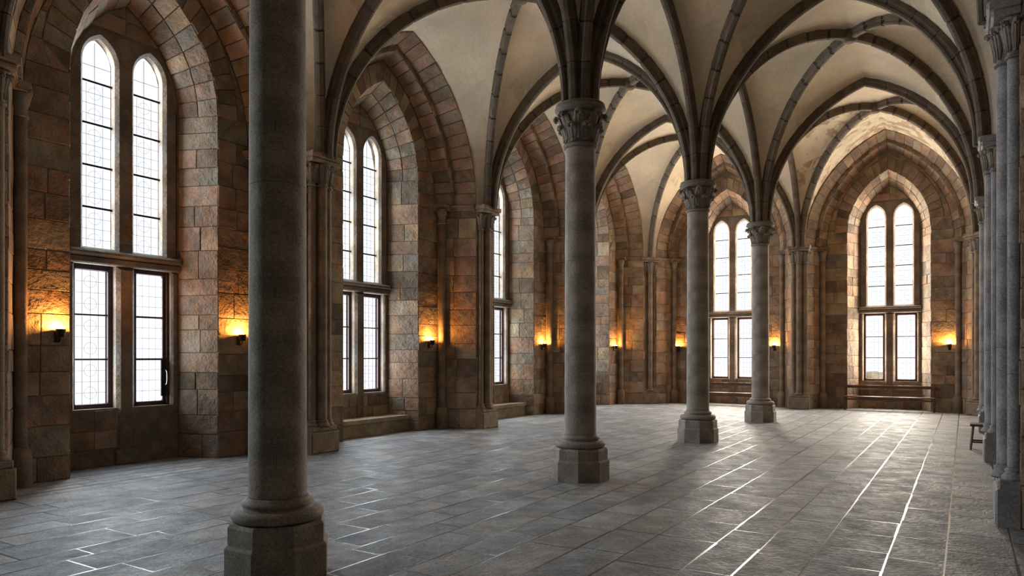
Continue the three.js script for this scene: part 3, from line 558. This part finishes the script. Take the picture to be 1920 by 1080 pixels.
// ------------------------------------------------------------------ carved leaf for the capitals
function leaf(r0, r1, y0, y1, w, ang) {
  const pts = [], hw = [], ht = [], n = 9, side = V(-Math.sin(ang), 0, Math.cos(ang)), h = y1 - y0;
  for (let i = 0; i <= n; i++) {
    const t = i / n, c = Math.max(0, t - 0.72) / 0.28, r = lerp(r0, r1, Math.pow(t, 1.8)) + 0.02 * Math.sin(c * Math.PI), y = y0 + h * Math.min(1, t * 1.2) - h * 0.16 * c * c;
    pts.push(V(Math.cos(ang) * r, y, Math.sin(ang) * r)); hw.push(w * (0.5 + 0.55 * Math.sin(Math.min(1, t * 1.25) * Math.PI * 0.8)) * (1 - 0.35 * c)); ht.push(0.012 + 0.014 * t);
  }
  const bits = [sweep(pts, side, hw, ht, 8)], tip = pts[n];
  for (const s of [-1, 1]) { const b = new THREE.SphereGeometry(w * 0.42, 8, 6); b.scale(1, 0.9, 1); b.translate(tip.x + side.x * s * w * 0.42, tip.y - 0.004, tip.z + side.z * s * w * 0.42); bits.push(clean(boxUV(b))); }
  const rib = sweep(pts.map((q, i) => q.clone().add(V(Math.cos(ang), 0, Math.sin(ang)).multiplyScalar(0.012 + 0.012 * i / n))), side, pts.map(() => w * 0.14), pts.map(() => 0.008), 5); bits.push(rib);
  return merge(bits);
}

// ------------------------------------------------------------------ free-standing columns
const OCT = Array.from({ length: 8 }, (_, i) => { const a = (i + 0.5) / 8 * Math.PI * 2; return [Math.cos(a), Math.sin(a)]; });
function buildColumn() {
  const c = addGroup(scene, 'stone_column');
  addMesh(c, 'plinth', merge([prismoid(OCT, [[0.385, 0], [0.385, 0.25], [0.365, 0.275]]), prismoid(OCT, [[0.362, 0.262], [0.362, 0.4], [0.345, 0.425]])]), M.shaft[1]);
  const torus = []; for (let i = 0; i <= 8; i++) { const a = -Math.PI / 2 + i / 8 * Math.PI; torus.push([0.285 + 0.05 * Math.cos(a), 0.47 + 0.045 * Math.sin(a)]); }
  addMesh(c, 'base_moulding', boxUV(lathe([[0, 0.42], [0.285, 0.42], ...torus, [0.262, 0.515], [0.25, 0.53], [0.262, 0.545], [0.258, 0.565], [0.235, 0.575], [0.218, 0.6], [0, 0.6]], 32)), M.shaft[0]);
  const taper = (y) => lerp(0.213, 0.2, y / 4.4), cuts = [0.6, 2.9, 4.4];
  for (let i = 0; i < 2; i++) { const y0 = cuts[i], y1 = cuts[i + 1]; addMesh(c, 'shaft_drum', boxUV(lathe([[0, y0], [taper(y0) - 0.004, y0], [taper(y0), y0 + 0.004], [taper(y1), y1 - 0.004], [taper(y1) - 0.004, y1], [0, y1]], 40)), M.shaft[i]); }
  addMesh(c, 'necking', boxUV(lathe([[0, 4.4], [0.205, 4.4], [0.225, 4.415], [0.232, 4.43], [0.225, 4.447], [0.205, 4.46], [0, 4.46]], 32)), M.carved);
  const cap = addMesh(c, 'capital', boxUV(lathe([[0, 4.46], [0.2, 4.46], [0.202, 4.58], [0.22, 4.7], [0.262, 4.8], [0.3, 4.85], [0, 4.85]], 28)), M.carved);
  for (let i = 0; i < 8; i++) addMesh(cap, 'leaf', leaf(0.205, 0.29, 4.47, 4.7, 0.07, i / 8 * Math.PI * 2), M.carved);
  for (let i = 0; i < 8; i++) addMesh(cap, 'leaf', leaf(0.21, 0.335, 4.5, 4.86, 0.072, (i + 0.5) / 8 * Math.PI * 2), M.carved);
  addMesh(c, 'abacus', boxUV(lathe([[0, 4.85], [0.29, 4.85], [0.3, 4.87], [0.315, 4.89], [0.335, 4.9], [0.345, 4.92], [0.335, 4.945], [0.315, 4.955], [0.33, 4.965], [0.325, 4.98], [0, 4.98]], 32)), M.carved);
  addMesh(c, 'springer', boxUV(lathe([[0, 4.98], [0.19, 4.98], [0.19, 6.3], [0, 6.3]], 20)), M.rib[1]);
  return c;
}
const colGroup = 'row of round columns';
const col1 = buildColumn(); col1.position.set(0, 0, -kDepth(1));
tag(col1, 'large round grey stone column nearest the camera, its capital out of view', 'column', colGroup);
['round stone column with leafy capital, second from the camera', 'slim round stone column with leafy capital, third in the row', 'slim pale column farthest down the row, before the far windows'].forEach((l, i) => { copyThing(col1, l).position.set(0, 0, -kDepth(i + 2)); });

const Q = Math.PI / 2;
// ------------------------------------------------------------------ engaged columns (clusters of three shafts carrying the ribs at the walls)
function buildRespond() {
  const c = addGroup(scene, 'engaged_column');
  addMesh(c, 'plinth', merge([chamferBox(-0.31, 0.31, 0, 0.36, -0.02, 0.2, 0.02), chamferBox(-0.29, 0.29, 0.36, 0.45, -0.02, 0.18, 0.02)]), M.respond[0]);
  addMesh(c, 'pilaster', chamferBox(-0.2, 0.2, 0.45, 4.5, -0.02, 0.05, 0.01), M.respond[1]);
  for (const [x, z] of [[0, 0.095], [-0.18, 0.035], [0.18, 0.035]]) {
    const r = x ? 0.065 : 0.085, at = (g) => boxUV(g.translate(x, 0, z));
    addMesh(c, 'base_moulding', at(lathe([[0, 0.44], [r + 0.045, 0.44], [r + 0.05, 0.47], [r + 0.03, 0.5], [r + 0.012, 0.52], [r + 0.025, 0.54], [r, 0.57], [0, 0.57]], 16)), M.respond[0]);
    let y = 0.57, n = 0; while (y < 4.48) { const y1 = Math.min(4.5, y + rr(0.85, 1.25)), e = y1 > 4.2 ? 4.5 : y1; addMesh(c, 'shaft_drum', at(lathe([[0, y], [r - 0.004, y], [r, y + 0.005], [r, e - 0.005], [r - 0.004, e], [0, e]], 16)), M.respond[n++ % 3]); y = e; }
    const cap = addMesh(c, 'capital', at(lathe([[0, 4.5], [r + 0.02, 4.5], [r + 0.025, 4.52], [r + 0.004, 4.54], [r + 0.008, 4.7], [r + 0.05, 4.86], [r + 0.06, 4.89], [0, 4.89]], 16)), M.carved);
    for (let i = 0; i < 5; i++) { const g = leaf(r + 0.006, r + 0.07, 4.56, 4.86, 0.036, i / 4 * Math.PI); g.translate(x, 0, z); addMesh(cap, 'leaf', g, M.carved); }
  }
  addMesh(c, 'abacus', merge([chamferBox(-0.31, 0.31, 4.89, 4.96, -0.02, 0.23, 0.02), chamferBox(-0.34, 0.34, 4.96, 5.05, -0.02, 0.27, 0.025)]), M.respond[2]);
  addMesh(c, 'springer', chamferBox(-0.13, 0.13, 5.05, 5.75, -0.02, 0.1, 0.02), M.rib[1]);
  return c;
}
const resp = buildRespond();
function placeRespond(src, label, pos, turn) { const grey = turn === -Q, c = src ? copyThing(resp, label) : resp; if (!src) tag(c, label, 'engaged column', 'shaft clusters carrying the vault ribs'); c.position.set(...pos); c.rotation.y = turn; if (grey) c.traverse((o) => { const i = M.respond.indexOf(o.material); if (i >= 0) o.material = M.greyRespond[i]; }); return c; }
placeRespond(0, 'shaft cluster on the left wall just behind the nearest column', [X_LEFT, 0, -kDepth(2)], Q);
placeRespond(1, 'shaft cluster at the left edge of the view, beside the first window', [X_LEFT, 0, -kDepth(1)], Q);
placeRespond(1, 'shaft cluster on the left wall pier between the second and third windows', [X_LEFT, 0, -kDepth(3)], Q);
placeRespond(1, '', [X_LEFT, 0, -kDepth(4)], Q).userData = { kind: 'structure' };   // wholly behind the second column
placeRespond(1, 'shaft cluster in the far left corner of the hall', [X_LEFT + 0.07, 0, -D_END + 0.07], Q / 2);
placeRespond(1, 'shaft cluster on the end wall between the two far windows', [0, 0, -D_END], 0);
placeRespond(1, 'shaft cluster in the far right corner of the hall', [X_RIGHT - 0.07, 0, -D_END + 0.07], -Q / 2);
placeRespond(1, 'tall shaft cluster on the right wall, nearest of the right side', [X_RIGHT, 0, -kDepth(2)], -Q);
placeRespond(1, 'shaft cluster on the right wall, second from the right edge', [X_RIGHT, 0, -kDepth(3)], -Q);
placeRespond(1, 'shaft cluster on the right wall nearest the far right corner', [X_RIGHT, 0, -kDepth(4)], -Q);

// ------------------------------------------------------------------ wall lamps: dark iron cup on a bracket, bulb glowing above the rim
function buildLamp() {
  const l = addGroup(scene, 'wall_lamp');
  addMesh(l, 'backplate', chamferBox(-0.035, 0.035, -0.13, 0.02, 0, 0.012, 0.004), M.iron);
  addMesh(l, 'bracket', boxUV(new THREE.TubeGeometry(new THREE.CatmullRomCurve3([V(0, -0.11, 0.01), V(0, -0.13, 0.05), V(0, -0.1, 0.09), V(0, -0.055, 0.1)]), 12, 0.008, 6)), M.iron);
  const cup = [[0, -0.06], [0.05, -0.06], [0.056, -0.05], [0.06, 0.045], [0.052, 0.045], [0.048, -0.04], [0, -0.04]];
  addMesh(l, 'cup', boxUV(lathe(cup, 14).translate(0, 0, 0.1)), M.iron);
  const b = new THREE.SphereGeometry(0.03, 12, 10); b.scale(1, 1.25, 1); b.translate(0, 0.045, 0.1);
  addMesh(l, 'bulb', b, M.bulb);
  return l;
}
const lamp = buildLamp();
const bulbs = [];
[['left', -1.3, bays[2], 'glowing wall lamp left of the first window, at the left edge'], ['left', 1.5, bays[2], 'glowing wall lamp just left of the nearest column'],
  ['left', 1.47, bays[3], 'glowing wall lamp beside the corner colonnette right of the second window'], ['left', 1.55, bays[4], 'glowing wall lamp on the left wall just left of the second column'],
  ['left', 1.47, bays[5], 'glowing wall lamp on the left wall just right of the second column'], ['end', -1.68, END_BAYS[1].mid, 'glowing wall lamp on the end wall left of the third column'],
  ['end', 1.55, END_BAYS[1].mid, 'small wall lamp on the end wall right of the farthest column'], ['end', 1.6, END_BAYS[0].mid, 'bright wall lamp on the end wall right of the far right window']].forEach(([wall, u, mid, label], i) => {
  const o = i ? copyThing(lamp, label) : tag(lamp, label, 'wall lamp', 'small glowing wall lamps along the walls'), X = bayFrame(wall, mid);
  o.position.copy(V(u, 1.95, -D_A + 0.012).applyMatrix4(X)); o.quaternion.setFromRotationMatrix(X);
  const p = new THREE.PointLight(new THREE.Color().setRGB(1, 0.42, 0.09), LAMP_POWER, 0, 2); p.name = numbered('wall_lamp_bulb'); p.castShadow = true; p.position.copy(V(u, 1.995, -D_A + 0.112).applyMatrix4(X)); scene.add(p); bulbs.push(p);
});

// ------------------------------------------------------------------ benches
function buildBench(len) {
  const b = addGroup(scene, 'wooden_bench'), h = len / 2;
  addMesh(b, 'seat_board', chamferBox(-h, h, 0.38, 0.42, -0.16, 0.02), M.bench); addMesh(b, 'seat_board', chamferBox(-h, h, 0.38, 0.42, 0.03, 0.19), M.bench);
  addMesh(b, 'back_rail', chamferBox(-h, h, 0.66, 0.75, -0.2, -0.165), M.bench);
  for (const s of [-1, 1]) { const x = s * (h - 0.03); addMesh(b, 'back_post', chamferBox(x - 0.03, x + 0.03, 0, 0.74, -0.165, -0.115), M.bench); addMesh(b, 'leg', chamferBox(x - 0.03, x + 0.03, 0, 0.38, 0.12, 0.17), M.bench); }
  addMesh(b, 'stretcher', chamferBox(-h + 0.06, h - 0.06, 0.3, 0.36, 0.13, 0.16), M.bench);
  return b;
}
const bench1 = tag(buildBench(2.42), 'dark wooden bench with a back rail under the far right window', 'bench', 'wooden benches under the end windows');
bench1.position.set(2.42, 0, -D_END - 0.56);
copyThing(bench1, 'dark wooden bench under the end window between the third and fourth columns').position.set(-2.4, 0, -D_END - 0.56);

// stone seats in the window recesses of the left wall
function stoneSeat(m, label) {
  const X = bayFrame('left', m), s = addGroup(scene, 'stone_bench'); tag(s, label, 'stone bench', 'stone benches in the window recesses');
  const wAt = (d) => lerp(FAN.s, INNER.s, (d - D_A) / (D_WIN - D_A)) - 0.015, d0 = 1.0, d1 = D_WIN - 0.01;
  const slab = (y0, y1, dA, dB, cut) => { const sh = new THREE.Shape(); const a = wAt(dA), b = wAt(dB); sh.moveTo(-a, dA); sh.lineTo(a, dA); sh.lineTo(b, dB); sh.lineTo(-b, dB); sh.closePath(); const g = new THREE.ExtrudeGeometry(sh, { depth: y1 - y0 - 0.02, bevelEnabled: true, bevelSize: 0.01, bevelThickness: 0.01, bevelOffset: -0.01, bevelSegments: 1 }); g.rotateX(Math.PI / 2); g.scale(1, 1, -1); const gg = g.index ? g.toNonIndexed() : g; gg.translate(0, y1 - 0.01, 0); const p = gg.attributes.position; for (let i = 0; i < p.count; i += 3) for (const arr of [p]) { const t = [arr.getX(i + 1), arr.getY(i + 1), arr.getZ(i + 1)]; arr.setXYZ(i + 1, arr.getX(i + 2), arr.getY(i + 2), arr.getZ(i + 2)); arr.setXYZ(i + 2, ...t); } gg.computeVertexNormals(); gg.applyMatrix4(X); return boxUV(gg); };
  const n = 3; s.position.copy(V(0, 0, -1.2).applyMatrix4(X)); s.updateMatrixWorld(true);
  const inv = s.matrixWorld.clone().invert();
  addMesh(s, 'seat_slab', slab(0.26, 0.35, d0 - 0.03, d1).applyMatrix4(inv), stoneMat(lin(0.42, 0.32, 0.2)));
  addMesh(s, 'base_course', slab(0, 0.26, d0, d1).applyMatrix4(inv), stoneMat(lin(0.33, 0.24, 0.15)));
}
stoneSeat(bays[3], 'low stone bench across the recess of the second window');
stoneSeat(bays[4], 'low stone bench in the recess of the third window, right of the pier');

// small wooden stool against the right wall
{
  const s = tag(addGroup(scene, 'wooden_stool'), 'small dark wooden stool against the right wall', 'stool'); s.position.set(4.58, 0, -15.1);
  addMesh(s, 'seat', chamferBox(-0.15, 0.15, 0.41, 0.45, -0.2, 0.2), M.bench);
  for (const x of [-1, 1]) for (const z of [-1, 1]) addMesh(s, 'leg', sweep([V(x * 0.14, 0, z * 0.18), V(x * 0.1, 0.41, z * 0.14)], V(1, 0, 0), [0.017, 0.019], [0.017, 0.019], 8), M.bench);
  for (const z of [-1, 1]) addMesh(s, 'stretcher', chamferBox(-0.125, 0.125, 0.12, 0.15, z * 0.168 - 0.011, z * 0.168 + 0.011, 0.004), M.bench);
}
// sunlit parapet outside the right-hand end window
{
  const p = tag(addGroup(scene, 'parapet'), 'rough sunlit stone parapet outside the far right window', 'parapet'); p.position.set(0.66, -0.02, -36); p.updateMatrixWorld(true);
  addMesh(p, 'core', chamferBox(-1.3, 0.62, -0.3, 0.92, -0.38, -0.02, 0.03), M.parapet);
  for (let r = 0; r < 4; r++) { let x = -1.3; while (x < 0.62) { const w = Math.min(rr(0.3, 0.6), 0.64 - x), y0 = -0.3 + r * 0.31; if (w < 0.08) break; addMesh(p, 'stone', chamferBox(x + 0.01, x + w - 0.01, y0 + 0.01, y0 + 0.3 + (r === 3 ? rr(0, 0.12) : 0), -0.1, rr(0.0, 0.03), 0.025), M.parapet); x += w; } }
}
scene.updateMatrixWorld(true);
layPiles();
renderer.render(scene, camera);
